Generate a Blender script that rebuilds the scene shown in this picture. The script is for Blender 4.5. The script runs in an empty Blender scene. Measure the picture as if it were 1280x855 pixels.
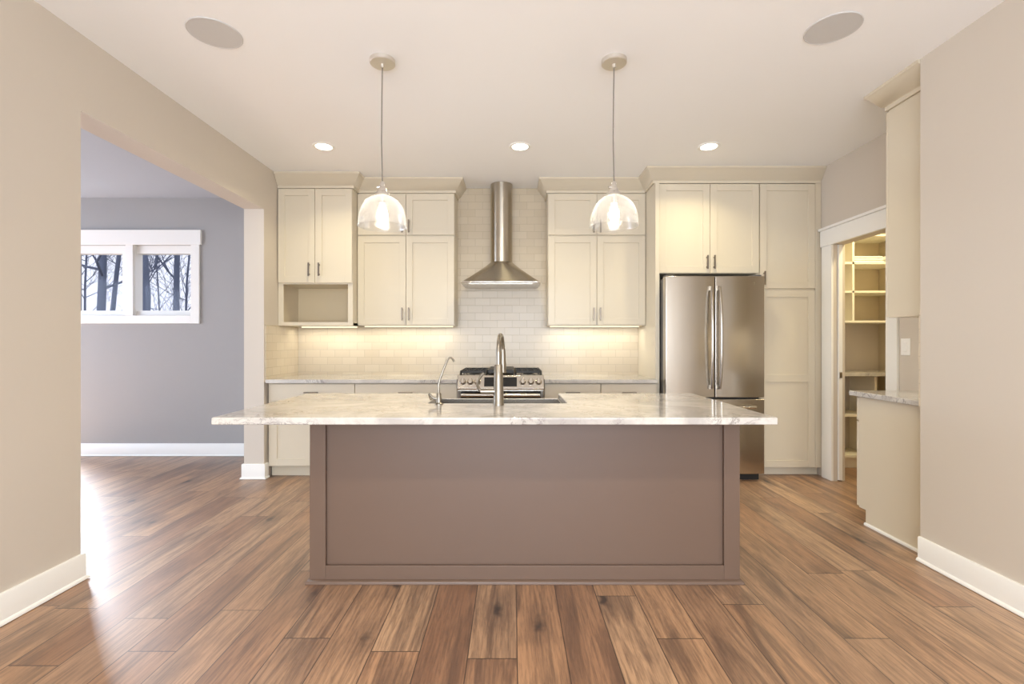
import bpy, math, random
from mathutils import Vector

# ---------------------------------------------------------------- scene, camera, world, lights, exposure
SC = bpy.context.scene
COL = SC.collection
H, CEIL = 1.22, 2.80
cam_d = bpy.data.cameras.new('camera'); cam = bpy.data.objects.new('camera', cam_d); COL.objects.link(cam)
cam.location = (0, 0, H); cam.rotation_euler = (math.radians(90), 0, 0)
cam_d.sensor_width = 36; cam_d.lens = 600 / 1280 * 36; cam_d.clip_start = .02; cam_d.clip_end = 200
SC.camera = cam
SC.view_settings.view_transform = 'Standard'; SC.view_settings.look = 'None'
SC.view_settings.gamma = 1; SC.view_settings.use_curve_mapping = False
SC.view_settings.exposure = 0.22
SC.cycles.max_bounces = 10; SC.cycles.diffuse_bounces = 6; SC.cycles.transparent_max_bounces = 16
SC.cycles.sample_clamp_indirect = 6

W = bpy.data.worlds.new('sky'); SC.world = W; W.use_nodes = True
bg = W.node_tree.nodes['Background']; bg.inputs[0].default_value = (.80, .84, 1.0, 1); bg.inputs[1].default_value = 1.1

WARM = (1.0, .88, .57); WARM2 = (1.0, .95, .80); DAY = (.82, .90, 1.0); BLUE = (.64, .77, 1.0)
def area(name, loc, rot, sx, sy, power, color, spread=180, shape='RECTANGLE'):
    d = bpy.data.lights.new(name, 'AREA'); d.shape = shape; d.size = sx
    if shape == 'RECTANGLE': d.size_y = sy
    d.energy = power; d.color = color; d.spread = math.radians(spread)
    o = bpy.data.objects.new(name, d); COL.objects.link(o); o.location = loc
    o.rotation_euler = [math.radians(a) for a in rot]; return o
# daylight in the windows behind the camera and in the side room, plus an added patio fill
area('daylight_rear', (0, -2.72, 1.35), (90, 0, 0), 3.5, 2.1, 195, DAY)
area('daylight_side', (-6.72, 2.4, 1.45), (90, 0, -90), 3.4, 1.7, 120, BLUE)
area('sheen_fill_patio', (-5.62, 5.50, 1.30), (-64, 0, 0), 1.4, 1.95, 530, (.82, .89, 1.0), 118)  # unseen fill, added to lay a sheen on the left floor
RECESSED = [(-1.52, 3.877), (.065, 3.877), (1.59, 3.877)]
REAR_FILL = [(-1.52, .3), (.065, .3), (1.59, .3)]  # unseen lamps without fixtures, added to brighten ceiling and near floor
for x, y in RECESSED:
    area('recessed_and_fill_lamp', (x, y, CEIL - .012), (0, 0, 0), .11, .11, 6.4, WARM, 130, 'DISK')
for x, y in REAR_FILL:
    area('recessed_and_fill_lamp', (x, y, CEIL - .012), (0, 0, 0), .11, .11, 13, (1.0, .90, .72), 140, 'DISK')
area('pantry_lamp', (3.33, 3.85, CEIL - .06), (0, 0, 0), .25, .25, 22, (1, .86, .52), 180, 'DISK')
area('under_cabinet_lamp', (-1.82, 4.80, 1.352), (0, 0, 0), .62, .02, 1.5, WARM2)
area('under_cabinet_lamp', (-1.03, 4.80, 1.360), (0, 0, 0), .86, .02, 2.0, WARM2)
area('under_cabinet_lamp', (.815, 4.80, 1.360), (0, 0, 0), .86, .02, 2.0, WARM2)
area('under_cabinet_lamp', (2.62, 2.84, 1.355), (0, 0, 0), .36, .02, 1.2, WARM2)

# ---------------------------------------------------------------- materials
def lin(c):
    return tuple(((v / 255) / 12.92 if v / 255 <= .04045 else ((v / 255 + .055) / 1.055) ** 2.4) for v in c) + (1,)
class NT:
    def __init__(s, name):
        s.m = bpy.data.materials.new(name); s.m.use_nodes = True; s.t = s.m.node_tree
        s.b = s.t.nodes['Principled BSDF']; s.out = s.t.nodes['Material Output']
    def n(s, typ, **kw):
        nd = s.t.nodes.new(typ)
        for k, v in kw.items(): setattr(nd, k, v)
        return nd
    def l(s, a, b): s.t.links.new(a, b)
    def math(s, op, a, b=None, c=None, clamp=False):
        nd = s.n('ShaderNodeMath', operation=op); nd.use_clamp = clamp
        for i, v in enumerate((a, b, c)):
            if v is None: continue
            if isinstance(v, (int, float)): nd.inputs[i].default_value = v
            else: s.l(v, nd.inputs[i])
        return nd.outputs[0]
    def mix(s, f, a, b, blend='MIX'):
        nd = s.n('ShaderNodeMix', data_type='RGBA', blend_type=blend)
        for i, v in ((0, f), (6, a), (7, b)):
            if isinstance(v, (int, float)): nd.inputs[i].default_value = v
            elif isinstance(v, tuple): nd.inputs[i].default_value = v
            else: s.l(v, nd.inputs[i])
        return nd.outputs[2]
    def ramp(s, f, stops):
        nd = s.n('ShaderNodeValToRGB'); e = nd.color_ramp.elements
        while len(e) < len(stops): e.new(.5)
        for el, (p, c) in zip(e, stops):
            el.position = p; el.color = c if isinstance(c, tuple) else (c, c, c, 1)
        s.l(f, nd.inputs[0]); return nd.outputs[0]
    def noise(s, vec, scale, detail=4, rough=.5, dist=0):
        nd = s.n('ShaderNodeTexNoise'); nd.inputs['Scale'].default_value = scale
        nd.inputs['Detail'].default_value = detail; nd.inputs['Roughness'].default_value = rough
        nd.inputs['Distortion'].default_value = dist
        if vec is not None: s.l(vec, nd.inputs['Vector'])
        return nd.outputs[0]
    def obj(s): return s.n('ShaderNodeTexCoord').outputs['Object']
    def pos(s): return s.n('ShaderNodeNewGeometry').outputs['Position']
    def bump(s, h, strength, dist=.01):
        nd = s.n('ShaderNodeBump'); nd.inputs['Strength'].default_value = strength
        nd.inputs['Distance'].default_value = dist; s.l(h, nd.inputs['Height'])
        s.l(nd.outputs[0], s.b.inputs['Normal'])
def mapping(t, vec, scale):
    nd = t.n('ShaderNodeMapping'); nd.inputs['Scale'].default_value = scale; t.l(vec, nd.inputs['Vector']); return nd.outputs[0]

def paint(name, col, rough=.6, var=.03, bump=.05):
    t = NT(name); c = lin(col)
    n = t.noise(t.pos(), 1.7, 3)
    c2 = tuple(v * (1 - var * 2) for v in c[:3]) + (1,)
    t.l(t.mix(n, c, c2), t.b.inputs['Base Color'])
    t.b.inputs['Roughness'].default_value = rough
    if bump: t.bump(t.noise(t.pos(), 260, 2), bump, .002)
    return t.m
def metal(name, col, rough, aniso=0, brushed=None):
    t = NT(name); t.b.inputs['Base Color'].default_value = lin(col); t.b.inputs['Metallic'].default_value = 1
    t.b.inputs['Roughness'].default_value = rough
    if brushed:
        n = t.noise(mapping(t, t.pos(), brushed), 1, 3)
        r = t.n('ShaderNodeMapRange'); r.inputs[3].default_value = rough * .8; r.inputs[4].default_value = rough * 1.25
        t.l(n, r.inputs[0]); t.l(r.outputs[0], t.b.inputs['Roughness'])
        t.bump(n, .04, .002)
    return t.m
def emit(name, col, s):
    t = NT(name); e = t.n('ShaderNodeEmission'); e.inputs[0].default_value = col + (1,); e.inputs[1].default_value = s
    t.l(e.outputs[0], t.out.inputs[0]); return t.m

M = {}
M['wall'] = paint('greige_wall_paint', (208, 199, 186), .65, .02)
M['wallside'] = paint('grey_side_room_paint', (163, 161, 159), .65, .02)
M['ceilside'] = paint('side_room_ceiling_dimmed', (178, 184, 192), .8, .01)  # ceiling colour darkened and blued to stand in for dimmer, cooler light
M['ceiling'] = paint('white_ceiling_paint', (248, 249, 249), .8, .01)
M['trim'] = paint('white_trim_paint', (240, 239, 234), .35, .01, 0)
M['cab'] = paint('cream_cabinet_paint', (212, 202, 181), .32, .01, 0)
M['cabin'] = paint('cabinet_interior', (214, 198, 165), .5, .02, 0)
M['island'] = paint('taupe_island_paint', (107, 87, 74), .38, .02, 0)
M['shelfw'] = paint('pantry_shelf_white', (238, 233, 218), .4, .01, 0)
M['pwall'] = paint('pantry_wall_paint', (205, 193, 170), .6, .02)
M['steel'] = metal('brushed_stainless_steel', (188, 180, 168), .24, brushed=(300, 300, 3))
M['steelh'] = metal('brushed_steel_panel', (196, 190, 180), .22, brushed=(4, 300, 300))
M['hood'] = metal('polished_hood_steel', (186, 178, 164), .27)
_nt = M['hood'].node_tree; _b = _nt.nodes['Principled BSDF']; _b.inputs['Anisotropic'].default_value = .85; _b.inputs['Anisotropic Rotation'].default_value = .25
_tg = _nt.nodes.new('ShaderNodeTangent'); _tg.direction_type = 'RADIAL'; _tg.axis = 'Z'; _nt.links.new(_tg.outputs[0], _b.inputs['Tangent'])
M['chrome'] = metal('polished_chrome', (225, 222, 216), .08)
M['nickel'] = metal('brushed_nickel', (150, 143, 131), .28)
M['satin'] = metal('satin_nickel_plate', (222, 217, 208), .5)
M['handle'] = metal('satin_handle_metal', (176, 168, 156), .2)
M['pull'] = metal('pewter_pull_metal', (140, 130, 118), .3)
t = NT('black_enamel'); t.b.inputs['Base Color'].default_value = (.016, .014, .012, 1); t.b.inputs['Roughness'].default_value = .5
t.bump(t.noise(t.pos(), 200, 2), .1, .001); M['black'] = t.m
t = NT('black_glass'); t.b.inputs['Base Color'].default_value = (.008, .008, .008, 1); t.b.inputs['Roughness'].default_value = .08; M['bglass'] = t.m
t = NT('grey_plastic'); t.b.inputs['Base Color'].default_value = lin((90, 88, 86)); t.b.inputs['Roughness'].default_value = .5; M['grey'] = t.m
M['grille'] = paint('speaker_grille', (204, 203, 201), .7, .0, .3)
M['cloth'] = paint('white_cloth', (240, 240, 232), .9, .03, .3)
M['switch'] = paint('white_plastic', (245, 244, 240), .3, 0, 0)
M['cord'] = paint('grey_cord', (120, 114, 106), .6, 0, 0)
M['lens'] = emit('recessed_lens_glow', (1, .93, .80), 14)
M['bulb'] = emit('pendant_bulb_glow', (1, .90, .74), 46)
M['led'] = emit('led_strip_glow', (1, .88, .62), 1.2)

def floor_material():
    t = NT('rustic_plank_floor'); p = t.pos()
    sx = t.n('ShaderNodeSeparateXYZ'); t.l(p, sx.inputs[0]); X, Y = sx.outputs[0], sx.outputs[1]
    u = t.math('DIVIDE', t.math('ADD', X, 20 * .192 - .02), .192)
    row = t.math('FLOOR', u); fu = t.math('FRACT', u)
    w1 = t.n('ShaderNodeTexWhiteNoise', noise_dimensions='1D'); t.l(row, w1.inputs['W'])
    v = t.math('ADD', t.math('DIVIDE', Y, 1.55), t.math('MULTIPLY', w1.outputs[0], 7.0))
    pid = t.math('FLOOR', v); fv = t.math('FRACT', v)
    cb = t.n('ShaderNodeCombineXYZ'); t.l(row, cb.inputs[0]); t.l(pid, cb.inputs[1])
    w2 = t.n('ShaderNodeTexWhiteNoise', noise_dimensions='2D'); t.l(cb.outputs[0], w2.inputs['Vector'])
    off = t.n('ShaderNodeVectorMath', operation='MULTIPLY_ADD')
    t.l(w2.outputs[1], off.inputs[0]); off.inputs[1].default_value = (37, 53, 11); t.l(p, off.inputs[2])
    pv = off.outputs[0]
    base = t.ramp(w2.outputs[0], [(0, lin((154, 112, 82))), (.3, lin((178, 134, 98))), (.55, lin((193, 151, 113))), (.8, lin((168, 132, 103))), (1, lin((202, 164, 127)))])
    g1 = t.noise(mapping(t, pv, (6, .6, 1)), 1.0, 5, .6, .8)         # broad figure
    g2 = t.noise(mapping(t, pv, (95, 5, 1)), 1.0, 6, .72, .4)      # fine grain
    g3 = t.noise(mapping(t, pv, (8, .75, 1)), 1.0, 5, .62, 1.3)      # dark streaks
    dark = t.ramp(g3, [(.34, 1.0), (.50, 0.0)])
    c = t.mix(t.ramp(g1, [(.30, 0.0), (.70, 1.0)]), t.mix(.38, base, lin((92, 62, 44))), t.mix(.28, base, lin((200, 160, 122))))
    c = t.mix(t.math('MULTIPLY', dark, .66), c, lin((74, 54, 44)))
    c = t.mix(t.math('MULTIPLY', t.ramp(g2, [(.38, 1.0), (.58, 0.0)]), .6), c, lin((84, 60, 44)))
    # knots
    vo = t.n('ShaderNodeTexVoronoi'); vo.inputs['Scale'].default_value = 1.0
    dn = t.n('ShaderNodeTexNoise'); dn.inputs['Scale'].default_value = 14; t.l(pv, dn.inputs['Vector'])
    va = t.n('ShaderNodeVectorMath', operation='MULTIPLY_ADD'); t.l(dn.outputs[1], va.inputs[0]); va.inputs[1].default_value = (.05, .12, 0); t.l(pv, va.inputs[2])
    t.l(mapping(t, va.outputs[0], (4.6, 1.7, 0)), vo.inputs['Vector'])
    knot = t.ramp(vo.outputs['Distance'], [(.04, 1.0), (.12, .45), (.2, 0.0)])
    ring = t.ramp(vo.outputs['Distance'], [(.12, 0.0), (.20, .8), (.36, 0.0)])
    c = t.mix(t.math('MULTIPLY', knot, .95), c, lin((48, 34, 28)))
    c = t.mix(t.math('MULTIPLY', ring, .5), c, lin((86, 62, 48)))
    # seams
    eu = t.math('MINIMUM', fu, t.math('SUBTRACT', 1, fu)); ev = t.math('MINIMUM', fv, t.math('SUBTRACT', 1, fv))
    su = t.math('LESS_THAN', eu, .011); sv = t.math('LESS_THAN', ev, .0015)
    seam = t.math('MAXIMUM', su, sv)
    c = t.mix(t.math('MULTIPLY', seam, .85), c, lin((46, 32, 24)))
    t.l(c, t.b.inputs['Base Color'])
    r = t.n('ShaderNodeMapRange'); r.inputs[3].default_value = .36; r.inputs[4].default_value = .54; t.l(g2, r.inputs[0])
    t.l(r.outputs[0], t.b.inputs['Roughness']); t.b.inputs['Specular IOR Level'].default_value = .7
    t.b.inputs['Coat Weight'].default_value = .8; t.b.inputs['Coat Roughness'].default_value = .52
    h = t.math('SUBTRACT', t.math('MULTIPLY', g1, .35), t.math('ADD', seam, t.math('MULTIPLY', knot, .2)))
    t.bump(h, .35, .0025)
    return t.m
M['floor'] = floor_material()

def granite():
    t = NT('white_granite'); p = t.pos()
    a = t.noise(p, 2.2, 6, .62, 1.4); b = t.noise(p, 6.5, 8, .7, 2.2); s = t.noise(p, 70, 3, .6)
    c = t.mix(t.ramp(a, [(.42, 0.0), (.62, 1.0)]), lin((203, 199, 192)), lin((172, 167, 163)))
    vein = t.ramp(t.math('ABSOLUTE', t.math('SUBTRACT', b, .5)), [(0, 1.0), (.035, 0.0)])
    mask = t.ramp(t.noise(p, 3.1, 4, .6, .5), [(.50, 0.0), (.60, 1.0)])
    c = t.mix(t.math('MULTIPLY', t.math('MULTIPLY', vein, mask), .75), c, lin((92, 84, 82)))
    blot = t.ramp(t.noise(p, 9, 7, .75, 1.0), [(.58, 0.0), (.70, 1.0)])
    c = t.mix(t.math('MULTIPLY', blot, .55), c, lin((122, 115, 112)))
    c = t.mix(t.math('MULTIPLY', t.ramp(s, [(.60, 0.0), (.72, 1.0)]), .3), c, lin((140, 130, 128)))
    t.l(c, t.b.inputs['Base Color']); t.b.inputs['Roughness'].default_value = .06; t.b.inputs['IOR'].default_value = 1.65; t.b.inputs['Specular IOR Level'].default_value = .6
    return t.m
M['granite'] = granite()

def tile():
    t = NT('subway_tile'); p = t.pos(); s = t.n('ShaderNodeSeparateXYZ'); t.l(p, s.inputs[0])
    u = t.math('ADD', s.outputs[0], s.outputs[1]); cb = t.n('ShaderNodeCombineXYZ'); t.l(u, cb.inputs[0]); t.l(s.outputs[2], cb.inputs[1])
    br = t.n('ShaderNodeTexBrick'); t.l(cb.outputs[0], br.inputs['Vector'])
    br.inputs['Scale'].default_value = 1; br.inputs['Brick Width'].default_value = .152; br.inputs['Row Height'].default_value = .076
    br.inputs['Mortar Size'].default_value = .0022; br.inputs['Mortar Smooth'].default_value = .3; br.inputs['Bias'].default_value = 0
    br.inputs['Color1'].default_value = lin((206, 193, 170)); br.inputs['Color2'].default_value = lin((198, 184, 160)); br.inputs['Mortar'].default_value = lin((180, 167, 146))
    n = t.noise(p, 9, 4, .6, .8)
    t.l(t.mix(t.math('MULTIPLY', n, .25), br.outputs[0], lin((205, 192, 172))), t.b.inputs['Base Color'])
    t.b.inputs['Roughness'].default_value = .25
    t.bump(t.math('ADD', t.math('SUBTRACT', 1, br.outputs[1]), t.math('MULTIPLY', n, .25)), .35, .002)
    return t.m
M['tile'] = tile()

def thin_glass(name, frost, gloss, bump):
    t = NT(name); t.t.nodes.remove(t.b)
    tr = t.n('ShaderNodeBsdfTransparent'); gl = t.n('ShaderNodeBsdfGlossy'); gl.inputs['Roughness'].default_value = .05
    tl = t.n('ShaderNodeBsdfTranslucent'); tl.inputs[0].default_value = (.95, .95, .95, 1)
    lw = t.n('ShaderNodeLayerWeight'); lw.inputs[0].default_value = .35
    m1 = t.n('ShaderNodeMixShader'); m2 = t.n('ShaderNodeMixShader')
    f = t.math('MULTIPLY', lw.outputs['Facing'], gloss, clamp=True)
    f = t.math('ADD', f, .04 if frost else .008)
    t.l(f, m1.inputs[0]); t.l(tr.outputs[0], m1.inputs[1]); t.l(gl.outputs[0], m1.inputs[2])
    if frost:
        n = t.noise(t.pos(), 150, 4, .7)
        fr = t.math('MULTIPLY', t.ramp(n, [(.35, .25), (.7, 1.0)]), frost)
        fr = t.math('ADD', fr, t.math('MULTIPLY', t.math('POWER', lw.outputs['Facing'], 3), .35), clamp=True)
        t.l(fr, m2.inputs[0])
        if bump:
            b = t.n('ShaderNodeBump'); b.inputs['Strength'].default_value = bump; b.inputs['Distance'].default_value = .003
            t.l(t.noise(t.pos(), 90, 2), b.inputs['Height']); t.l(b.outputs[0], gl.inputs['Normal'])
    else: m2.inputs[0].default_value = 0
    t.l(m1.outputs[0], m2.inputs[1]); t.l(tl.outputs[0], m2.inputs[2]); t.l(m2.outputs[0], t.out.inputs[0])
    return t.m
M['shade'] = thin_glass('seeded_glass', .085, .6, .5)
M['pane'] = thin_glass('window_glass', 0, .0, 0)
t = NT('hazed_bark'); n = t.noise(mapping(t, t.pos(), (9, 9, 2)), 1, 5, .6)
t.l(t.mix(n, lin((70, 76, 92)), lin((120, 128, 150))), t.b.inputs['Base Color']); t.b.inputs['Roughness'].default_value = .9; t.bump(n, .5, .02); M['hazed_bark'] = t.m  # blue of outdoor haze mixed into the bark colour
M['ground'] = paint('winter_ground', (150, 145, 135), .95, .2, 0)

# ---------------------------------------------------------------- helpers
ORIG = {}
def tag(o, label=None, cat=None, group=None, kind=None):
    if label: o['label'] = label
    if cat: o['category'] = cat
    if group: o['group'] = group
    if kind: o['kind'] = kind
    return o
def thing(name, loc, label, cat, group=None):
    o = bpy.data.objects.new(name, None); o.empty_display_size = .1; COL.objects.link(o); o.location = loc
    ORIG[o.name] = Vector(loc); return tag(o, label, cat, group)
class MB:
    def __init__(s): s.v = []; s.f = []; s.sm = []
    def add(s, v, f, smooth=False):
        k = len(s.v); s.v += [tuple(p) for p in v]; s.f += [tuple(i + k for i in q) for q in f]; s.sm += [smooth] * len(f); return s
    def box(s, x0, x1, y0, y1, z0, z1):
        x0, x1 = sorted((x0, x1)); y0, y1 = sorted((y0, y1)); z0, z1 = sorted((z0, z1))
        v = [(x, y, z) for z in (z0, z1) for y in (y0, y1) for x in (x0, x1)]
        return s.add(v, [(0, 2, 3, 1), (4, 5, 7, 6), (0, 1, 5, 4), (2, 6, 7, 3), (0, 4, 6, 2), (1, 3, 7, 5)])
    def loft(s, rings, caps=True, smooth=True, close=False):
        n = len(rings[0]); v = [p for r in rings for p in r]; f = []
        R = len(rings)
        for i in range(R if close else R - 1):
            for j in range(n):
                a = i * n + j; b = i * n + (j + 1) % n; i2 = (i + 1) % R
                f.append((a, b, i2 * n + (j + 1) % n, i2 * n + j))
        s.add(v, f, smooth)
        if caps and not close:
            k = len(s.v) - len(v)
            s.f.append(tuple(k + j for j in reversed(range(n)))); s.sm.append(False)
            s.f.append(tuple(k + (R - 1) * n + j for j in range(n))); s.sm.append(False)
        return s
    def tube(s, pts, r, n=12, caps=True):
        pts = [Vector(p) for p in pts]; rr = r if isinstance(r, (list, tuple)) else [r] * len(pts)
        d0 = (pts[1] - pts[0]).normalized(); up = Vector((0, 0, 1)) if abs(d0.z) < .9 else Vector((1, 0, 0))
        a = d0.cross(up).normalized(); rings = []
        for i, p in enumerate(pts):
            d = (pts[min(i + 1, len(pts) - 1)] - pts[max(i - 1, 0)]).normalized()
            a = (a - d * a.dot(d)).normalized(); b = d.cross(a)
            rings.append([p + (a * math.cos(t) + b * math.sin(t)) * rr[i] for t in [2 * math.pi * k / n for k in range(n)]])
        return s.loft(rings, caps)
    def lathe(s, prof, c, n=40, axis='z', caps=True):
        rings = []
        for r, h in prof:
            ring = []
            for k in range(n):
                t = 2 * math.pi * k / n; a, b = r * math.cos(t), r * math.sin(t)
                if axis == 'z': ring.append((c[0] + a, c[1] + b, c[2] + h))
                elif axis == 'y': ring.append((c[0] + a, c[1] + h, c[2] - b))
                else: ring.append((c[0] + h, c[1] + a, c[2] + b))
            rings.append(ring)
        return s.loft(rings, caps)
    def prism(s, pts, axis, a, b):
        def P(u, w, t): return {'x': (t, u, w), 'y': (u, t, w), 'z': (u, w, t)}[axis]
        return s.loft([[P(u, w, a) for u, w in pts], [P(u, w, b) for u, w in pts]], True, False)
    def build(s, name, mat, parent=None, bevel=0, seg=2):
        o0 = ORIG[parent.name] if parent else Vector((0, 0, 0))
        if parent is None:
            xs = [p[0] for p in s.v]; ys = [p[1] for p in s.v]; zs = [p[2] for p in s.v]
            o0 = Vector(((min(xs) + max(xs)) / 2, (min(ys) + max(ys)) / 2, min(zs)))
        me = bpy.data.meshes.new(name); me.from_pydata([tuple(Vector(p) - o0) for p in s.v], [], s.f); me.update()
        import bmesh
        bm = bmesh.new(); bm.from_mesh(me); bmesh.ops.recalc_face_normals(bm, faces=bm.faces[:]); bm.to_mesh(me); bm.free()
        me.polygons.foreach_set('use_smooth', s.sm)
        me.set_sharp_from_angle(angle=math.radians(38))
        o = bpy.data.objects.new(name, me); COL.objects.link(o); me.materials.append(mat)
        ORIG[o.name] = o0
        if parent: o.parent = parent
        else: o.location = o0
        if bevel:
            m = o.modifiers.new('bevel', 'BEVEL'); m.width = bevel; m.segments = seg; m.limit_method = 'ANGLE'; m.angle_limit = math.radians(40); m.harden_normals = True
        return o
def struct(name, mb, mat, bevel=0): return tag(mb.build(name, mat, None, bevel), kind='structure')
def copy_tree(o, parent=None, loc=None):
    c = o.copy(); COL.objects.link(c); c.parent = parent
    if loc is not None: c.location = loc
    for ch in list(o.children): copy_tree(ch, c)
    return c
def sweep(mb, path, prof):
    """mitred molding: path = xy points, prof = (out, z), outward = right-hand side of travel"""
    P = [Vector(p) for p in path]; rings = []
    for i, p in enumerate(P):
        ns = []
        if i > 0: d = (p - P[i - 1]).normalized(); ns.append(Vector((d.y, -d.x)))
        if i < len(P) - 1: d = (P[i + 1] - p).normalized(); ns.append(Vector((d.y, -d.x)))
        if len(ns) == 2: m = (ns[0] + ns[1]); m = m / m.length; m = m / m.dot(ns[0])
        else: m = ns[0]
        rings.append([(p.x + m.x * o, p.y + m.y * o, z) for o, z in prof])
    return mb.loft(rings, True, False)
def baseboard(mb, path, h=.135):
    prof = [(0, .003), (.026, .003), (.026, .008), (.022, .016), (.015, .02), (.015, h - .006), (.011, h), (0, h)]
    return sweep(mb, path, prof)

# ---------------------------------------------------------------- structure
WL, WLO, WR, WS = -2.21, -2.388, 2.28, 2.82
YB = 4.95
ORX = -6.6
struct('floor', MB().box(-6.7, 4.0, -2.85, 5.29, -.1, 0), M['floor'])
struct('ceiling', MB().box(-6.75, 4.0, -2.85, 5.29, CEIL, CEIL + .12), M['ceiling'])
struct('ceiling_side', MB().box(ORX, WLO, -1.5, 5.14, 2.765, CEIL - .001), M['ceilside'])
m = MB().box(WLO, WL, -2.6, 2.46, 0, CEIL).box(WLO, WL, 2.46, 4.277, 2.405, CEIL).box(WLO, WL, 4.277, 5.139, 0, CEIL)
struct('wall_left', m, M['wall'])
struct('wall_back', MB().box(WL + .001, 4.0, YB, YB + .15, 0, CEIL), M['wall'])
struct('wall_right', MB().box(WR, WS + .1, -2.6, 2.68, 0, CEIL), M['wall'])
DO0, DO1, DOZ = 3.60, 4.21, 2.075
m = MB().box(WS, WS + .1, 2.681, DO0, 0, CEIL).box(WS, WS + .1, DO0, DO1, DOZ, CEIL).box(WS, WS + .035, DO1, YB - .001, 0, CEIL).box(WS + .075, WS + .1, DO1, YB - .001, 0, CEIL)
struct('wall_side', m, M['wall'])
struct('wall_pantry', MB().box(3.78, 3.9, 2.8, YB - .001, 0, CEIL).box(WS + .101, 3.779, 2.7, 2.8, 0, CEIL), M['pwall'])
# rear wall with wide window, behind the camera
m = MB().box(-2.4, -1.85, -2.75, -2.601, 0, CEIL).box(1.85, 2.4, -2.75, -2.601, 0, CEIL).box(-1.85, 1.85, -2.75, -2.601, 2.45, CEIL).box(-1.85, 1.85, -2.75, -2.601, 0, .2)
struct('wall_rear', m, M['wall'])
# side room shell
WX = [(-4.74, -4.124), (-4.043, -3.427)]; WZ = (1.503, 2.257)
m = MB().box(ORX, -6.35, 5.14, 5.29, 0, CEIL).box(-4.9, WX[0][0], 5.14, 5.29, 0, CEIL).box(-6.35, -4.9, 5.14, 5.29, 2.1, CEIL).box(WX[1][1], WL, 5.14, 5.29, 0, CEIL).box(WX[0][0], WX[1][1], 5.14, 5.29, 0, WZ[0]).box(WX[0][0], WX[1][1], 5.14, 5.29, WZ[1], CEIL)
struct('wall_far', m, M['wallside'])
m = MB().box(-6.75, ORX, -1.6, .7, 0, CEIL).box(-6.75, ORX, 4.1, 5.29, 0, CEIL).box(-6.75, ORX, .7, 4.1, 0, .6).box(-6.75, ORX, .7, 4.1, 2.3, CEIL)
struct('wall_outer', m, M['wallside'])
struct('wall_front', MB().box(ORX, WLO - .001, -1.6, -1.5, 0, CEIL), M['wallside'])
# baseboards
m = MB()
baseboard(m, [(WL, -2.59), (WL, 2.46), (WLO, 2.46), (WLO, -1.49)])
struct('baseboard_left', m, M['trim'])
m2 = MB(); baseboard(m2, [(WLO, 5.12), (WLO, 4.277), (WL, 4.277), (WL, 4.33)])
struct('baseboard_column', m2, M['trim'])
struct('baseboard_right', baseboard(MB(), [(WR, 2.68), (WR, -2.59)]), M['trim'])
struct('baseboard_far', baseboard(MB(), [(-4.9, 5.14), (WLO - .028, 5.14)]), M['trim'])

# far window: casing + frames + panes (two lights)
w = MB()
y0, y1 = 5.118, 5.139
xl, xr = WX[0][0] - .09, WX[1][1] + .09
w.box(xl, WX[0][0], y0, y1, 1.417, 2.257).box(WX[1][1], xr, y0, y1, 1.417, 2.257)
w.box(WX[0][0], WX[1][1], y0, y1, 1.417, 1.503).box(WX[0][1], WX[1][0], y0, y1, 1.503, 2.257)
w.box(xl - .02, xr + .02, y0 - .008, y1, 2.257, 2.415)
casing = struct('window_1', w, M['trim'], .003)
for (a, b) in WX:
    br_ = .072 if b < -4.05 else .02
    f = MB().box(a, a + .004, 5.14, 5.25, WZ[0], WZ[1]).box(b - br_, b, 5.17, 5.25, WZ[0], WZ[1]).box(a + .004, b - br_, 5.17, 5.25, WZ[1] - .085, WZ[1]).box(a + .004, b - br_, 5.17, 5.25, WZ[0], WZ[0] + .055)
    fo = f.build('window_sash', M['trim'], casing)
    MB().box(a + .004, b - br_, 5.205, 5.21, WZ[0] + .055, WZ[1] - .085).build('window_pane', M['pane'], fo)
MB().box(WX[0][1], WX[1][0], 5.14, 5.25, WZ[0], WZ[1]).build('mullion', M['trim'], casing)
def big_window(name, axis, c, a0, a1, z0, z1, n, inside):
    w = MB(); g = MB(); t_ = .06
    def B(mb, a, b, za, zb, d0, d1):
        if axis == 'y': mb.box(a, b, c + d0, c + d1, za, zb)
        else: mb.box(c + d0, c + d1, a, b, za, zb)
    for i in range(n + 1):
        p = a0 + (a1 - a0 - t_) * i / n; B(w, p, p + t_, z0, z1, -.03, .03)
    B(w, a0, a1, z0, z0 + t_, -.029, .029); B(w, a0, a1, z1 - t_, z1, -.029, .029)
    o = struct(name, w, M['trim'], .003)
    return o
big_window('window_2', 'y', -2.66, -1.85, 1.85, .2, 2.45, 3, 1)
big_window('window_3', 'x', -6.66, .7, 4.1, .6, 2.3, 3, 1)

big_window('added_patio_door', 'y', 5.2, -6.35, -4.9, .0, 2.1, 2, 1)  # unseen patio door, added as the opening for the sheen fill
# pantry doorway casing and pocket door
cs = MB().box(WS - .02, WS, DO1, DO1 + .135, 0, DOZ).box(WS - .02, WS, DO0 - .105, DO0, 0, DOZ)
cs.box(WS - .026, WS, DO0 - .12, DO1 + .145, DOZ, DOZ + .145).box(WS - .04, WS, DO0 - .135, DO1 + .155, DOZ + .145, DOZ + .168)
struct('trim_1', cs, M['trim'], .003)
dr = MB().box(WS + .038, WS + .072, DO1 - .012, DO1 + .6, .01, DOZ - .002)
d1 = struct('door_1', dr, M['trim'], .002)
MB().box(WS + .045, WS + .066, DO1 - .016, DO1 - .0115, .905, .955).build('latch', M['nickel'], d1)
# tile on the back wall and its returns
struct('wall_tile', MB().box(WL + .001, 1.299, YB - .012, YB - .0005, .86, CEIL - .001)
       .box(WL + .0005, WL + .012, 4.29, YB - .012, .86, 1.375)
       .box(WR + .001, WS - .001, 2.6805, 2.692, .86, 1.375), M['tile'])

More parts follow.
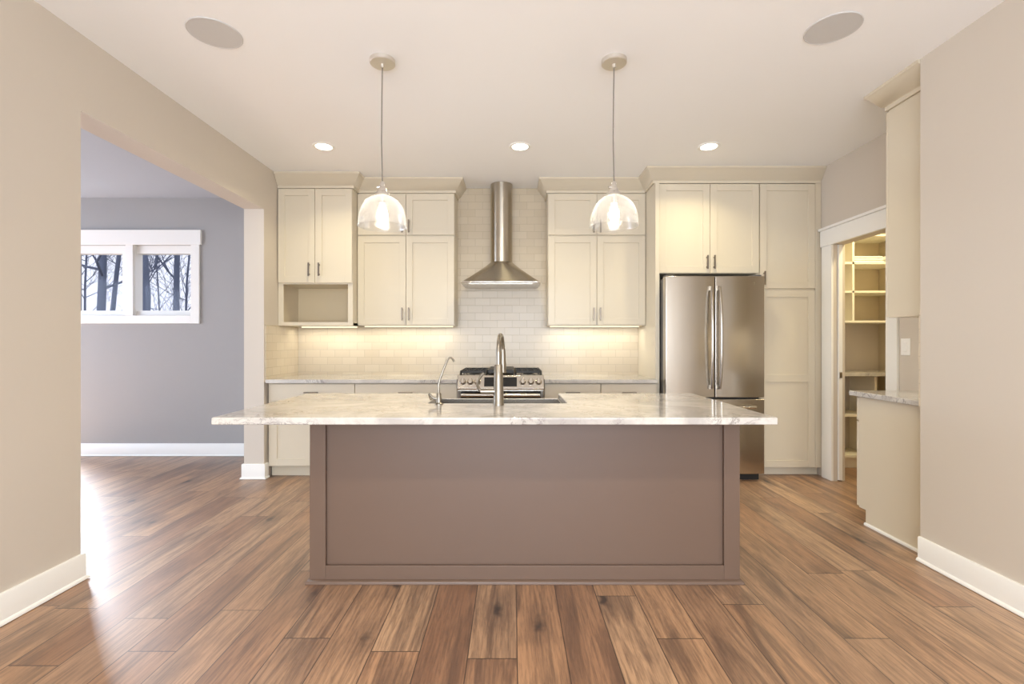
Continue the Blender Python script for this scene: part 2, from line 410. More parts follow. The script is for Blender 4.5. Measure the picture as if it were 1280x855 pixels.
# ---------------------------------------------------------------- cabinet builders
def shaker(mb, x0, x1, z0, z1, yf, rail=.062, th=.02, mids=()):
    rec = .009
    mb.box(x0, x0 + rail, yf, yf + th, z0, z1).box(x1 - rail, x1, yf, yf + th, z0, z1)
    mb.box(x0 + rail, x1 - rail, yf, yf + th, z0, z0 + rail).box(x0 + rail, x1 - rail, yf, yf + th, z1 - rail, z1)
    for a, b in mids: mb.box(x0 + rail, x1 - rail, yf, yf + th, a, b)
    mb.box(x0 + rail - .001, x1 - rail + .001, yf + rec, yf + th - .002, z0 + rail - .001, z1 - rail + .001)
    return mb
def pull_v(parent, x, zc, yf, L=.125):
    m = MB(); y = yf - .028
    m.box(x - .0068, x + .0068, y - .005, y + .004, zc - L / 2, zc + L / 2)
    for s in (-1, 1): m.box(x - .005, x + .005, y, yf, zc + s * (L / 2 - .018) - .005, zc + s * (L / 2 - .018) + .005)
    return m.build('handle', M['pull'], parent, .002)
def pull_h(parent, xc, z, yf, L=.13):
    m = MB(); y = yf - .028
    m.box(xc - L / 2, xc + L / 2, y - .005, y + .004, z - .0055, z + .0055)
    for s in (-1, 1): m.box(xc + s * (L / 2 - .018) - .005, xc + s * (L / 2 - .018) + .005, y, yf, z - .005, z + .005)
    return m.build('handle', M['pull'], parent, .002)
def door(parent, x0, x1, z0, z1, yf, hx=None, hz=None, mids=(), rail=.062):
    d = shaker(MB(), x0, x1, z0, z1, yf, rail=rail, mids=mids).build('door', M['cab'], parent, .0015)
    if hx is not None: pull_v(d, hx, hz, yf)
    return d
CROWN = [(0, 2.668), (.014, 2.668), (.014, 2.69), (.02, 2.697), (.028, 2.70), (.078, 2.775), (.09, 2.782), (.09, 2.799), (0, 2.799)]
def crown(parent, path):
    return sweep(MB(), path, CROWN).build('crown_molding', M['cab'], parent)

G_UP = 'cream wall cabinets on the back wall'
# A: left wall cabinet with open niche
A = thing('wall_cabinet', (-1.85, 4.7, 1.375), 'cream wall cabinet at far left with two doors over an open niche', 'cabinet', G_UP)
ax0, ax1 = WL + .003, -1.503
m = MB()
m.box(ax0, ax1, 4.532, YB - .013, 1.765, 2.667)                              # closed body
m.box(ax0, ax0 + .018, 4.55, YB - .013, 1.375, 1.765).box(ax1 - .018, ax1, 4.55, YB - .013, 1.375, 1.765)
m.box(ax0, ax1, 4.55, YB - .013, 1.375, 1.402)
m.box(ax0, -2.158, 4.532, 4.55, 1.375, 1.765).box(-1.549, ax1, 4.532, 4.55, 1.375, 1.765)
m.box(-2.158, -1.549, 4.532, 4.55, 1.375, 1.408)
m.build('cabinet_body', M['cab'], A, .001)
MB().box(ax0 + .018, ax1 - .018, YB - .03, YB - .014, 1.402, 1.765).box(ax0 + .018, ax1 - .018, 4.552, YB - .03, 1.402, 1.406).build('niche_lining', M['cabin'], A)
door(A, ax0 + .008, -1.8545, 1.777, 2.66, 4.51, -1.902, 1.90)
door(A, -1.8505, ax1 - .002, 1.777, 2.66, 4.51, -1.848 + .04 - .0, 1.90)
crown(A, [(ax0, 4.532), (ax1, 4.532), (ax1, 4.679)])
MB().box(-2.1, -1.55, 4.79, 4.81, 1.362, 1.3745).build('light_strip', M['led'], A)
# B and C
def double_cabinet(x0, x1, label, side):
    o = thing('wall_cabinet', ((x0 + x1) / 2, 4.8, 1.38), label, 'cabinet', G_UP)
    MB().box(x0, x1, 4.68, YB - .013, 1.38, 2.667).build('cabinet_body', M['cab'], o, .001)
    c = (x0 + x1) / 2
    for s in (0, 1):
        a, b = ((x0 + .003, c - .002), (c + .002, x1 - .003))[s]; hx = (c - .032, c + .032)[s]
        door(o, a, b, 1.388, 2.247, 4.66, hx, 1.49)
        door(o, a, b, 2.26, 2.66, 4.66, hx, 2.34)
    m = MB()
    MB().box(x0 + .03, x1 - .03, 4.79, 4.81, 1.368, 1.3795).build('light_strip', M['led'], o)
    return o
B = double_cabinet(-1.501, -.56, 'four-door cream wall cabinet between the range hood and the open niche', 'l')
crown(B, [(-1.501, 4.68), (-.56, 4.68), (-.56, YB - .013)])
Cc = double_cabinet(.35, 1.298, 'four-door cream wall cabinet between the range hood and the refrigerator surround', 'r')
crown(Cc, [(.35, YB - .013), (.35, 4.68), (1.298, 4.68)][::1])
# fridge surround
FY = 4.37
S = thing('refrigerator_surround', (1.77, 4.6, 0), 'cream cabinet surround over the refrigerator with two upper doors', 'cabinet')
m = MB().box(1.30, 1.337, 4.35, YB - .001, 0, 2.667).box(1.337, 2.25, FY + .02, YB - .013, 1.845, 2.667).box(2.252 - .018, 2.252, FY + .02, YB - .013, 0, 1.845)
m.build('cabinet_body', M['cab'], S, .001)
door(S, 1.343, 1.802, 1.849, 2.66, FY, 1.772, 1.945)
door(S, 1.806, 2.249, 1.849, 2.66, FY, 1.836, 1.945)
cr = sweep(MB(), [(1.30, 4.66), (1.30, 4.388), (2.252, 4.388)], CROWN).build('crown_molding', M['cab'], S)
P = thing('pantry_cabinet', (2.53, 4.6, 0), 'tall cream pantry cabinet standing right of the refrigerator', 'cabinet')
MB().box(2.254, 2.79, FY + .02, YB - .013, .076, 2.667).box(2.764, 2.818, FY + .004, FY + .02, .076, 2.667).build('cabinet_body', M['cab'], P, .001)
MB().box(2.254, 2.815, FY + .06, FY + .075, 0.001, .076).build('toe_kick', M['cab'], P)
door(P, 2.258, 2.76, 1.708, 2.66, FY, 2.29, 1.80)
door(P, 2.258, 2.76, .080, 1.692, FY, None, None, mids=((.855, .925),))
sweep(MB(), [(2.2525, 4.388), (2.818, 4.388)], CROWN).build('crown_molding', M['cab'], P)

# base cabinets
BY = 4.31
def base_cab(x0, x1, label, doors, lf=0, group='cream base cabinets along the back wall'):
    o = thing('base_cabinet', ((x0 + x1) / 2, 4.6, 0), label, 'cabinet', group)
    MB().box(x0, x1, BY + .02, YB - .013, .10, .848).build('cabinet_body', M['cab'], o, .001)
    MB().box(x0, x1, BY + .08, BY + .095, .001, .10).build('toe_kick', M['cab'], o)
    a, b = x0 + lf + .003, x1 - .003
    d = MB().box(a, b, BY, BY + .02, .69, .843).build('drawer', M['cab'], o, .0015); pull_h(d, (a + b) / 2, .768, BY)
    n = doors; w_ = (b - a) / n
    for i in range(n):
        p, q = a + w_ * i + (.002 if i else 0), a + w_ * (i + 1) - (.002 if i < n - 1 else 0)
        hx = (q - .03 if i == 0 else p + .03)
        door(o, p, q, .108, .683, BY, hx, .60)
    return o
base_cab(-2.195, -1.413, 'cream base cabinet left of the range, beside the wall opening', 2, .018)
base_cab(-1.411, -.492, 'cream base cabinet directly left of the range', 2)
base_cab(.291, .797, 'cream base cabinet directly right of the range', 1)
base_cab(.799, 1.297, 'cream base cabinet between range and refrigerator panel, farther from the range', 1)
CT0, CT1 = .852, .885
tag(MB().box(-2.197, -.49, 4.275, YB - .013, CT0, CT1).build('countertop', M['granite'], None, .004), 'long granite countertop on base cabinets left of the range', 'countertop')
tag(MB().box(.289, 1.299, 4.275, YB - .013, CT0, CT1).build('countertop', M['granite'], None, .004), 'short granite countertop between the range and the refrigerator panel', 'countertop')

# ---------------------------------------------------------------- range
RX0, RX1, RC = -.482, .282, -.10
R = thing('gas_range', (RC, 4.55, 0), 'stainless steel gas range with six knobs and black grates', 'range')
MB().box(RX0, RX1, 4.26, 4.90, .05, .895).build('range_body', M['steelh'], R, .003)
MB().box(RX0 + .02, RX1 - .02, 4.31, 4.33, .0, .05).build('toe_kick', M['black'], R)
MB().prism([(4.205, .812), (4.255, .925), (4.32, .928), (4.32, .80), (4.215, .80)], 'x', RX0, RX1).build('control_panel', M['steelh'], R, .004)
def on_panel(x, z, out=0):   # point on the slanted panel face
    t_ = (z - .812) / .113; n_ = Vector((0, -.915, .405)); return Vector((x, 4.205 + .05 * t_, z)) + n_ * out
m = MB(); a, b = -.245, .043; z0, z1 = .829, .908
pts = [on_panel(a, z0, .001), on_panel(b, z0, .001), on_panel(b, z1, .001), on_panel(a, z1, .001)]
pts2 = [on_panel(a, z0, -.004), on_panel(b, z0, -.004), on_panel(b, z1, -.004), on_panel(a, z1, -.004)]
m.loft([pts2, pts], True, False).build('display', M['bglass'], R)
nrm = Vector((0, -.915, .405))
for x in (-.432, -.366, -.304, .094, .166, .234):
    c = on_panel(x, .868); e1 = Vector((1, 0, 0)); e2 = nrm.cross(e1)
    k = MB(); rings = []
    for r, h in ((.030, 0), (.030, .006), (.025, .009), (.023, .030), (.020, .034), (.001, .034)):
        rings.append([c + nrm * h + (e1 * math.cos(q) + e2 * math.sin(q)) * r for q in [2 * math.pi * i / 28 for i in range(28)]])
    kn = k.loft(rings).build('knob', M['steel'], R)
    g = MB(); g.loft([[c + nrm * h + e1 * sx * .005 + e2 * sy * .021 for sx, sy in ((-1, -1), (1, -1), (1, 1), (-1, 1))] for h in (.033, .042)], True, False).build('knob_grip', M['chrome'], kn, .001)
# oven door
m = MB().box(RX0 + .004, RX1 - .004, 4.222, 4.258, .20, .792)
od = m.build('oven_door', M['steelh'], R, .003)
MB().box(RX0 + .03, RX1 - .03, 4.2195, 4.2235, .28, .788).build('oven_glass', M['bglass'], od)
MB().tube([(RX0 + .04, 4.175, .757), (RX1 - .04, 4.175, .757)], .016, 16).box(RX0 + .035, RX0 + .065, 4.172, 4.222, .744, .77).box(RX1 - .065, RX1 - .035, 4.172, 4.222, .744, .77).build('handle', M['steel'], od)
MB().box(RX0 + .004, RX1 - .004, 4.222, 4.258, .06, .193).build('warming_drawer', M['steelh'], R, .003)
# cooktop and grates
MB().box(RX0 + .004, RX1 - .004, 4.30, 4.90, .8955, .918).build('cooktop', M['steelh'], R, .004)
def grate(x0, x1):
    g = MB(); z0, z1 = .940, .960
    for x in (x0 + .008, x1 - .008): g.tube([(x, 4.30, .922), (x, 4.34, z1 - .006), (x, 4.86, z1 - .006), (x, 4.885, .925)], .009, 8)
    for y in (4.345, 4.60, 4.855): g.box(x0, x1, y - .007, y + .007, z0, z1)
    for i in range(1, 4):
        x = x0 + (x1 - x0) * i / 4
        for ya, yb in ((4.345, 4.43), (4.52, 4.68), (4.77, 4.855)): g.box(x - .005, x + .005, ya, yb, z0, z1)
    for x in (x0 + .01, x1 - .01):
        for y in (4.36, 4.6, 4.84): g.box(x - .006, x + .006, y - .006, y + .006, .919, z0)
    return g.build('grate', M['black'], R, .001)
grate(RX0 + .012, -.225); grate(-.005 + .03, RX1 - .012)
MB().box(-.218, .018, 4.33, 4.875, .935, .972).box(-.21, -.19, 4.35, 4.37, .919, .936).box(-.01, .01, 4.35, 4.37, .919, .936).box(-.21, -.19, 4.83, 4.85, .919, .936).box(-.01, .01, 4.83, 4.85, .919, .936).build('griddle', M['black'], R, .006)
for x in (-.35, .155):
    for y in (4.475, 4.725):
        b_ = MB().lathe([(.048, 0), (.048, .010), (.036, .012), (.034, .022), (.001, .022)], (x, y, .9175), 28).build('burner', M['black'], R)

# ---------------------------------------------------------------- hood
HC = -.105; HF, HBk = 4.45, YB - .013
Hd = thing('range_hood', (HC, 4.7, 1.766), 'stainless steel chimney range hood with flared canopy', 'range hood')
def srect(cx, cy, a, b, z, p, n=96):
    r = []
    for k in range(n):
        t_ = 2 * math.pi * k / n; c, s_ = math.cos(t_), math.sin(t_); q = (abs(c) ** p + abs(s_) ** p) ** (1 / p)
        r.append((cx + a * c / q, cy + b * s_ / q, z))
    return r
HW = .365; cy0 = (HF + HBk) / 2; hb = (HBk - HF) / 2
CR = .112; cyT = HBk - CR - .002
rings = []
for i in range(13):
    f = i / 12; z = 1.787 + (2.015 - 1.787) * f; e = f ** .92
    p = 12 * (1 - f) ** 2 + 2
    rings.append(srect(HC, cy0 + (cyT - cy0) * e, HW + (CR - HW) * e, hb + (CR - hb) * e, z, p))
MB().loft(rings).build('canopy', M['hood'], Hd)
MB().lathe([(CR - .003, 2.012), (CR - .003, CEIL - .003)], (HC, cyT, 0), 56).build('chimney', M['hood'], Hd)
rim = MB().loft([srect(HC, cy0, HW + .004, hb, 1.7675, 16), srect(HC, cy0, HW + .006, hb, 1.771, 16), srect(HC, cy0, HW + .006, hb, 1.784, 16), srect(HC, cy0, HW, hb - .004, 1.788, 16)])
rim.build('rim_band', M['steelh'], Hd)
MB().box(HC - .30, HC + .30, HF + .06, HBk - .05, 1.7655, 1.7677).build('filter', M['steelh'], Hd)
rl = MB(); yy = HF - .016
rl.tube([(HC - HW - .012, HBk - .15, 1.777), (HC - HW - .012, HF + .02, 1.777), (HC - HW + .008, yy + .002, 1.777), (HC - HW + .03, yy, 1.777), (HC + HW - .03, yy, 1.777), (HC + HW - .008, yy + .002, 1.777), (HC + HW + .012, HF + .02, 1.777), (HC + HW + .012, HBk - .15, 1.777)], .007, 12)
for x in (HC - .27, HC + .27): rl.box(x - .006, x + .006, yy, HF + .01, 1.772, 1.782)
rl.build('rail', M['chrome'], Hd)
MB().box(HC - .10, HC + .09, HF - .0065, HF + .004, 1.772, 1.783).build('control_strip', M['bglass'], Hd)

# ---------------------------------------------------------------- refrigerator
F = thing('refrigerator', (1.77, 4.5, 0), 'stainless steel french-door refrigerator with bottom freezer drawer', 'refrigerator')
fx0, fx1, fm, fy = 1.345, 2.21, 1.776, 4.20
MB().box(fx0 + .003, fx1 - .003 - .0, 4.29, YB - .04, .045, 1.785).build('fridge_body', M['grey'], F, .004)
MB().box(fx0 + .02, fx1 - .02, 4.26, 4.30, .0, .05).build('toe_grille', M['black'], F)
def fdoor(x0, x1, z0, z1, name):
    m = MB(); n = 10; pr = []
    for i in range(n + 1):
        f = i / n; x = x0 + (x1 - x0) * f; pr.append((x, fy - .010 * math.sin(math.pi * f) + .0))
    pr += [(x1, 4.282), (x0, 4.282)]
    return m.prism(pr, 'z', z0, z1).build(name, M['steel'], F, .006, 3)
def bow(x, z0, z1, s, parent):
    pts = []; ws = []
    for i in range(25):
        f = i / 24; z = z0 + (z1 - z0) * f; b = math.sin(math.pi * f) ** .7
        pts.append((x + s * .004 * b, fy - .028 - .034 * b, z)); ws.append(.0115)
    m = MB().tube(pts, ws, 14)
    for z in (z0 + .012, z1 - .012): m.box(x - .012, x + .012, fy - .034, fy, z - .018, z + .018)
    return m.build('handle', M['handle'], parent)
d = fdoor(fx0, fm - .003, .735, 1.797, 'door'); bow(fm - .040, .815, 1.70, -1, d)
d = fdoor(fm + .003, fx1, .735, 1.797, 'door'); bow(fm + .030, .815, 1.70, 1, d)
d = fdoor(fx0, fx1, .065, .720, 'freezer_drawer')
MB().tube([(fx0 + .1, fy - .05, .655), (fx1 - .1, fy - .05, .655)], .012, 14).box(fx0 + .11, fx0 + .13, fy - .05, fy, .645, .665).box(fx1 - .13, fx1 - .11, fy - .05, fy, .645, .665).build('handle', M['chrome'], d)
for x in (fx0 + .05, fx1 - .05): MB().box(x - .04, x + .04, 4.23, 4.32, 1.7975, 1.812).build('hinge_cover', M['grey'], F, .003)
MB().lathe([(.011, 0), (.011, -.002), (.001, -.002)], (2.115, fy - .0045, 1.735), 24, 'y').build('badge', M['chrome'], F)

# ---------------------------------------------------------------- island
IX0, IX1, IY0, IY1 = -1.022, 1.151, 2.424, 3.10
I = thing('kitchen_island', (.065, 2.8, 0), 'taupe painted kitchen island base with a recessed panel', 'kitchen island')
m = MB()
SX0, SX1 = -.47, .31
m.box(IX0, IX1, IY0 + .02, IY1 - .02, .0, .60).box(IX0, SX0 - .03, IY0 + .02, IY1 - .02, .60, CT0 - .001).box(SX1 + .03, IX1, IY0 + .02, IY1 - .02, .60, CT0 - .001).box(SX0 - .03, SX1 + .03, IY0 + .02, 2.57, .60, CT0 - .001)
m.build('island_body', M['island'], I)
m = MB().box(IX0, IX0 + .08, IY0, IY0 + .02, .02, CT0 - .001).box(IX1 - .08, IX1, IY0, IY0 + .02, .02, CT0 - .001)
m.box(IX0 + .08, IX1 - .08, IY0, IY0 + .02, .02, .09).box(IX0 + .08, IX1 - .08, IY0, IY0 + .02, .80, CT0 - .001)
m.build('panel_frame', M['island'], I, .002)
sweep(MB(), [(IX0, IY1 - .02), (IX0, IY0), (IX1, IY0), (IX1, IY1 - .02)], [(0, 0.001), (.016, .001), (.016, .010), (.010, .018), (0, .022)]).build('shoe_molding', M['island'], I)
for i, (a, b) in enumerate(((IX0 + .004, SX0 - .034), (SX1 + .034, IX1 - .004))):
    d = MB().box(a, b, IY1 - .02, IY1, .11, .84).build('door', M['island'], I, .0015)
    MB().box((b if i == 0 else a) - .036 + (.072 if i else 0) - .005, (b if i == 0 else a) - .036 + (.072 if i else 0) + .005, IY1, IY1 + .03, .62, .74).build('handle', M['pull'], d)
d = MB().box(SX0 - .03, SX1 + .03, IY1 - .02, IY1, .11, .59).build('door', M['island'], I, .0015)
# island countertop with sink notch
CX0, CX1, CY0, CY1, SY0 = -1.335, 1.18, 2.127, 3.14, 2.625
outline = [(CX0, CY0), (CX1, CY0), (CX1, CY1), (SX1 - .008, CY1), (SX1 - .008, SY0), (SX0 + .008, SY0), (SX0 + .008, CY1), (CX0, CY1)]
top = MB().prism(outline, 'z', CT0, CT1).build('island_countertop', M['granite'], None, .006, 3)
tag(top, 'large white granite slab with grey veins covering the taupe island', 'countertop')
# sink
Sk = thing('farmhouse_sink', (-.08, 2.85, .62), 'stainless steel apron-front sink set in the back edge of the island', 'sink')
m = MB(); x0, x1, y0, y1, z0, z1 = SX0 - .015, SX1 + .015, 2.60, 3.155, .63, CT0 - .001; th = .012
m.box(x0, x1, y0, y0 + .03, z0, z1).box(x0, x0 + .03, y0, y1, z0, z1).box(x1 - .03, x1, y0, y1, z0, z1).box(x0, x1, y1 - .03, y1, z0, z1).box(x0, x1, y0, y1, z0 - .01, z0 + .002)
m.build('basin', M['steelh'], Sk, .003)
MB().lathe([(.045, 0), (.045, .004), (.03, .005), (.028, .002), (.001, .002)], (-.08, 2.88, .632), 28).build('drain', M['chrome'], Sk)
# main faucet
fxm, fym = -.072, 2.555
Fc = thing('kitchen_faucet', (fxm, fym, CT1), 'tall brushed steel pull-down faucet behind the sink on the island', 'faucet')
MB().lathe([(.030, 0), (.030, .006), (.027, .012), (.0255, .10), (.0225, .21), (.019, .215), (.001, .215)], (fxm, fym, CT1 + .0005), 32).build('faucet_body', M['nickel'], Fc)
pts = []; z0 = CT1 + .21
top_z = CT1 + .352; rad = .082; ddx, ddy = .12, .99
pts.append((fxm, fym, z0)); pts.append((fxm, fym, top_z - rad * .9))
for i in range(1, 13):
    a = math.pi * i / 12; u = rad * (1 - math.cos(a)); pts.append((fxm + ddx * u, fym + ddy * u, top_z - rad * .9 + rad * 1.15 * math.sin(a)))
e = pts[-1]; rs = [.014, .0135] + [.012] * 12
MB().tube(pts, rs, 16).build('spout', M['nickel'], Fc)
MB().lathe([(.013, .02), (.0155, 0), (.019, -.075), (.0205, -.115), (.016, -.118), (.001, -.118)], (e[0], e[1], e[2] + .0), 24).build('spray_head', M['nickel'], Fc)
m = MB().tube([(fxm - .02, fym, .957), (fxm - .065, fym, .957), (fxm - .095, fym, .957)], [.016, .016, .015], 18)
m.tube([(fxm - .085, fym, .957), (fxm - .102, fym - .004, .968), (fxm - .112, fym - .01, .990), (fxm - .106, fym - .016, 1.018), (fxm - .088, fym - .02, 1.045), (fxm - .078, fym - .022, 1.056)], [.011, .009, .0075, .007, .007, .006], 12)
m.build('lever', M['nickel'], Fc)
# small faucet
gx, gy = -.392, 2.575
Fs = thing('beverage_faucet', (gx, gy, CT1), 'slim hooked drinking-water faucet at left corner of the sink', 'faucet')
MB().lathe([(.022, 0), (.022, .005), (.014, .010), (.013, .055), (.008, .062), (.001, .062)], (gx, gy, CT1 + .0005), 24).build('faucet_body', M['nickel'], Fs)
MB().tube([(gx, gy, CT1 + .055), (gx - .002, gy, CT1 + .10), (gx + .006, gy + .004, CT1 + .14), (gx + .028, gy + .01, CT1 + .20), (gx + .042, gy + .016, CT1 + .236), (gx + .052, gy + .02, CT1 + .249), (gx + .062, gy + .024, CT1 + .250), (gx + .070, gy + .028, CT1 + .243), (gx + .078, gy + .03, CT1 + .228)], .0058, 12).build('spout', M['nickel'], Fs)
m = MB().tube([(gx, gy, CT1 + .03), (gx - .03, gy, CT1 + .034)], .009, 12).tube([(gx - .026, gy, CT1 + .032), (gx - .045, gy - .002, CT1 + .048), (gx - .055, gy - .004, CT1 + .058)], [.006, .006, .008], 10)
m.tube([(gx - .026, gy, CT1 + .036), (gx - .047, gy + .002, CT1 + .026), (gx - .052, gy, CT1 + .046)], .005, 8)
m.build('lever', M['nickel'], Fs)

# ---------------------------------------------------------------- pendants
def pendant(px, py):
    o = thing('pendant_light', (px, py, 1.865), 'clear seeded-glass dome pendant hanging over the left half of the island', 'pendant light', 'glass dome pendants over the island')
    MB().lathe([(.070, CEIL - .001), (.070, CEIL - .020), (.066, CEIL - .024), (.012, CEIL - .026), (.011, CEIL - .045), (.001, CEIL - .045)], (px, py, 0), 40).build('ceiling_canopy', M['satin'], o)
    MB().tube([(px, py, CEIL - .04), (px - .003, py, 2.6), (px - .005, py, 2.35), (px - .001, py, 2.15), (px, py, 2.115)], .0032, 8).build('cord', M['cord'], o)
    s = MB().lathe([(.001, 2.12), (.010, 2.118), (.014, 2.108), (.016, 2.085), (.023, 2.08), (.027, 2.062), (.040, 2.052), (.044, 2.046), (.044, 2.038), (.020, 2.036), (.018, 1.995), (.001, 1.995)], (px, py, 0), 32).build('socket', M['chrome'], o)
    MB().tube([(px - .008, py, 2.092), (px - .03, py, 2.085)], .007, 10).build('switch_key', M['chrome'], s)
    prof = []
    R_, zt, zb = .132, 2.042, 1.868
    for i in range(19):
        a = math.pi / 2 * i / 18; prof.append((max(.034, R_ * math.sin(a) ** .85), zb + .012 + (zt - zb - .012) * math.cos(a) ** .95))
    prof += [(R_ + .001, zb + .006), (R_ + .004, zb), (R_ + .001, zb - .003)]
    inner = [(max(.030, r - .004), z - .003) for r, z in prof[:-1]][::-1]
    MB().lathe(prof + inner, (px, py, 0), 56, caps=False).build('glass_shade', M['shade'], o)
    MB().lathe([(.001, 1.90), (.015, 1.903), (.026, 1.918), (.029, 1.935), (.025, 1.955), (.015, 1.98), (.0145, 1.994), (.001, 1.994)], (px, py, 0), 24).build('bulb', M['bulb'], o)
    return o
pn = pendant(-.726, 2.69)
p2 = copy_tree(pn, None, (.572, 2.69, 1.865)); p2['label'] = 'clear seeded-glass dome pendant hanging over the right half of the island'

# recessed lights and ceiling speakers
def recessed(x, y, label):
    o = thing('recessed_light', (x, y, CEIL), label, 'ceiling light', 'recessed ceiling downlights')
    MB().lathe([(.062, -.0005), (.088, -.0005), (.089, -.004), (.084, -.008), (.064, -.005)], (x, y, CEIL), 40, caps=False).build('trim_ring', M['trim'], o)
    MB().lathe([(.063, -.0012), (.063, -.005), (.001, -.006)], (x, y, CEIL), 40).build('lens', M['lens'], o)
    return o
r0 = recessed(*RECESSED[0], 'lit recessed ceiling light above the left end of the kitchen')
for (x, y), lb in zip(RECESSED[1:], ('lit recessed ceiling light in front of the range hood', 'lit recessed ceiling light in front of the refrigerator')):
    c = copy_tree(r0, None, (x, y, CEIL)); c['label'] = lb
s0 = thing('ceiling_speaker', (-1.52, 2.456, CEIL), 'round grey flush ceiling speaker nearer the left wall opening', 'speaker', 'round ceiling speakers')
MB().lathe([(.127, -.0005), (.127, -.004), (.123, -.006), (.121, -.004)], s0.location, 56, caps=False).build('speaker_rim', M['grille'], s0)
MB().lathe([(.122, -.001), (.122, -.0045), (.001, -.0055)], s0.location, 56).build('speaker_grille', M['grille'], s0)
c = copy_tree(s0, None, (1.616, 2.418, CEIL)); c['label'] = 'round grey flush ceiling speaker nearer the right wall'

# ---------------------------------------------------------------- alcove cabinets on the right
AX = 2.358
U = thing('wall_cabinet', (2.6, 2.85, 1.372), 'tall cream wall cabinet seen end-on beside the right wall corner', 'cabinet')
MB().box(AX, WS - .002, 2.693, 3.005, 1.372, 2.667).build('cabinet_body', M['cab'], U, .001)
for a, b in ((AX, 2.585), (2.589, WS - .004)):
    d = MB().box(a, b, 3.0055, 3.026, 1.376, 2.66).build('door', M['cab'], U, .0015)
    MB().box((b if a == AX else a) + (-.035 if a == AX else .035) - .005, (b if a == AX else a) + (-.035 if a == AX else .035) + .005, 3.026, 3.055, 1.42, 1.54).build('handle', M['pull'], d)
sweep(MB(), [(WS - .002, 3.005), (AX, 3.005), (AX, 2.681)], CROWN).build('crown_molding', M['cab'], U)
L = thing('base_cabinet', (2.6, 2.95, 0), 'white base cabinet seen end-on beside the right wall corner', 'cabinet')
MB().prism([(2.681, .001), (3.20, .001), (3.20, .10), (3.262, .10), (3.262, CT0 - .001), (2.681, CT0 - .001)], 'x', AX, WS - .002).build('cabinet_body', M['cab'], L, .001)
for a, b in ((AX, 2.585), (2.589, WS - .004)):
    MB().box(a, b, 3.2625, 3.283, .108, .68).build('door', M['cab'], L, .0015)
    dd = MB().box(a, b, 3.2625, 3.283, .69, .843).build('drawer', M['cab'], L, .0015)
    MB().box((a + b) / 2 - .06, (a + b) / 2 + .06, 3.283, 3.312, .762, .773).build('handle', M['pull'], dd)
sweep(MB(), [(AX, 3.20), (AX, 2.6825)], [(0, .001), (.013, .001), (.013, .012), (.008, .018), (0, .018)]).build('shoe_molding', M['trim'], L)
tag(MB().box(AX - .028, WS - .002, 2.693, 3.32, CT0, CT1).build('countertop', M['granite'], None, .004), 'short granite countertop beside the right wall corner', 'countertop')
sw = thing('light_switch', (WS, 3.435, 1.185), 'white rocker light switch on the wall by the pantry doorway', 'light switch')
MB().box(WS - .006, WS - .0005, 3.395, 3.475, 1.125, 1.245).build('switch_plate', M['switch'], sw, .002)
MB().box(WS - .010, WS - .006, 3.418, 3.452, 1.152, 1.218).build('rocker', M['switch'], sw, .002)

# ---------------------------------------------------------------- pantry shelves
PS = thing('pantry_shelving', (3.35, 4.8, 0), 'white built-in open shelving inside the pantry doorway', 'shelving')
px0, px1, py0, py1 = WS + .104, 3.776, 4.60, YB - .002
MB().box(px0, px0 + .018, py0, py1, 1.40, 2.255).build('upright', M['shelfw'], PS)
MB().box(3.262, 3.282, py0, py1, 1.426, 2.235).build('upright', M['shelfw'], PS)
for z in (1.406, 1.692, 1.967, 2.235): MB().box(px0, px1, py0, py1, z, z + .02).build('shelf', M['shelfw'], PS)
MB().box(px0, px1, py1 - .008, py1, 1.426, 2.235).build('back_panel', M['pwall'], PS)
for z, yy in ((.50, 4.62), (.105, 4.62)): MB().box(px0, px1, yy, py1, z, z + .024).build('shelf', M['shelfw'], PS)
MB().box(3.476, 3.498, 4.60, py1, .13, .893).build('upright', M['shelfw'], PS)
MB().box(px0, px0 + .018, 4.60, py1, 0, .893).build('upright', M['shelfw'], PS)
MB().box(px0, px1, 4.66, 4.675, 0, .105).build('toe_kick', M['shelfw'], PS)
tag(MB().box(px0, px1, 4.53, py1, .895, .93).build('countertop', M['granite'], None, .004), 'granite counter slab inside the pantry under the shelves', 'countertop')
m = MB(); 
for i in range(3): m.box(3.29, 3.60 - .006 * i, 4.64, 4.90, 1.9885 + i * .022, 2.0075 + i * .022)
tag(m.build('folded_linen', M['cloth'], None, .008, 3), 'flat stack of folded white linen on the upper pantry shelf', 'linen')
m = MB().lathe([(.004, 0), (.034, .002), (.036, .01), (.036, .18), (.034, .188), (.004, .19)], (3.665, 4.66, 2.024), 24, 'y')
tag(m.build('rolled_linen', M['cloth']), 'small white roll beside the folded linen on the pantry shelf', 'linen')

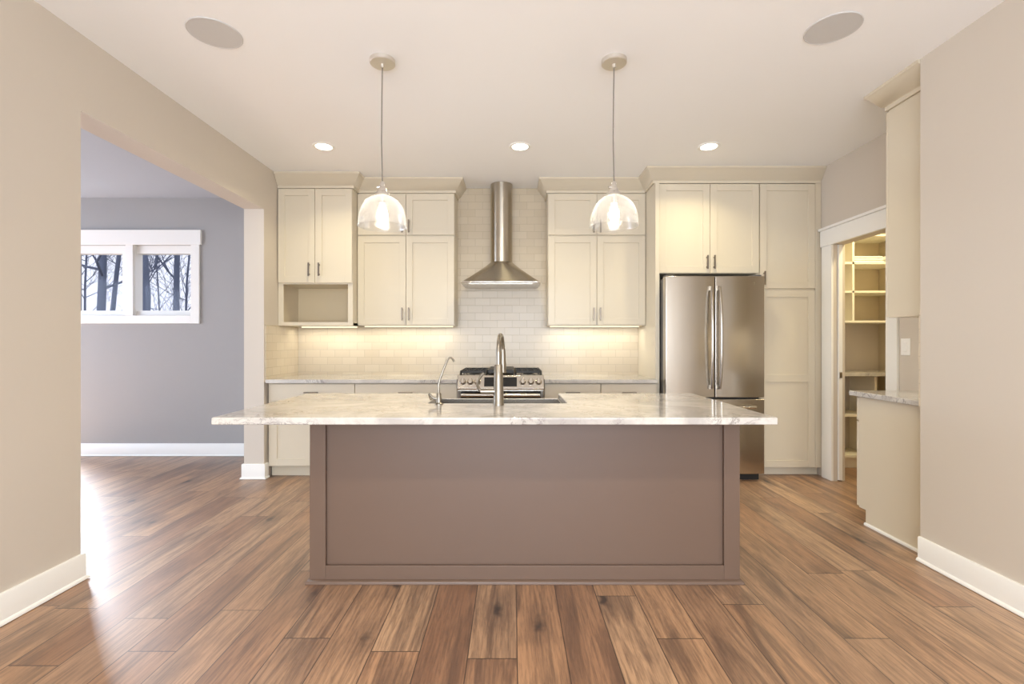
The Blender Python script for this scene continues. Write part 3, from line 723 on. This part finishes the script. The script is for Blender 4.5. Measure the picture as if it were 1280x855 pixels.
# ---------------------------------------------------------------- outdoors
struct('ground', MB().box(-40, 20, 5.4, 45, -.9, -.7), M['ground'])
def tree(px, D, r0, seed, label, lean=(0, 0), depth=4, Ht=9, first=1.2, nb=10):
    rnd = random.Random(seed); X = (px - 640) * D / 600; mb = MB()
    pts = []; rs = []
    for i in range(10):
        f = i / 9; pts.append(Vector((X + lean[0] * (f * Ht - 3.2) + rnd.uniform(-.04, .04), D + lean[1] * f * Ht, -.75 + f * Ht))); rs.append(r0 * (1.15 - .75 * f))
    mb.tube(pts, rs, 10)
    def grow(p, d, L, r, k):
        n = 5; q = [p]; c = p; dd = d.copy()
        for i in range(n):
            dd = (dd + Vector((rnd.uniform(-.28, .28), rnd.uniform(-.28, .28), rnd.uniform(-.12, .26)))).normalized()
            c = c + dd * (L / n); q.append(c)
        mb.tube(q, [r * (1 - .7 * i / n) for i in range(n + 1)], 5, False)
        if k > 0:
            for j in range(rnd.randint(4, 5)):
                i = rnd.randint(1, n); s = Vector((rnd.uniform(-1, 1), rnd.uniform(-.8, .8), rnd.uniform(-.3, .9)))
                grow(q[i], (dd * .55 + s * .8).normalized(), L * rnd.uniform(.5, .75), max(r * .55, .006), k - 1)
    for b in range(nb):
        i = rnd.uniform(.22, .95) * 9; a = int(i); p = pts[a].lerp(pts[min(a + 1, 9)], i - a)
        th_ = rnd.uniform(0, 2 * math.pi)
        grow(p, Vector((math.cos(th_), math.sin(th_) * .7, rnd.uniform(.1, .8))).normalized(), rnd.uniform(1.3, 2.6), r0 * rnd.uniform(.22, .42), depth - 2)
    o = mb.build('bare_tree', M['hazed_bark']); tag(o, label, 'tree', 'bare trees outside the window'); return o
tree(127, 12, .10, 3, 'bare tree with broad trunk centred behind the left window pane', (.03, 0))
tree(141, 14, .07, 5, 'slimmer leaning bare tree just right of the broad trunk in the left pane', (.12, 0))
tree(181, 11, .115, 8, 'thick dark bare tree at the left edge of the right window pane', (-.01, 0))
tree(222, 13, .085, 12, 'straight bare tree trunk right of centre in the right window pane', (.02, 0))
tree(233, 16, .04, 21, 'thin twisting bare tree at the right edge of the right window pane', (.05, 0), nb=16)
tree(106, 17, .04, 31, 'thin bare tree near the left edge of the left window pane', (.05, 0), nb=16)
tree(200, 20, .035, 44, 'distant slender bare tree between the two trunks in the right pane', (-.05, 0), nb=18)
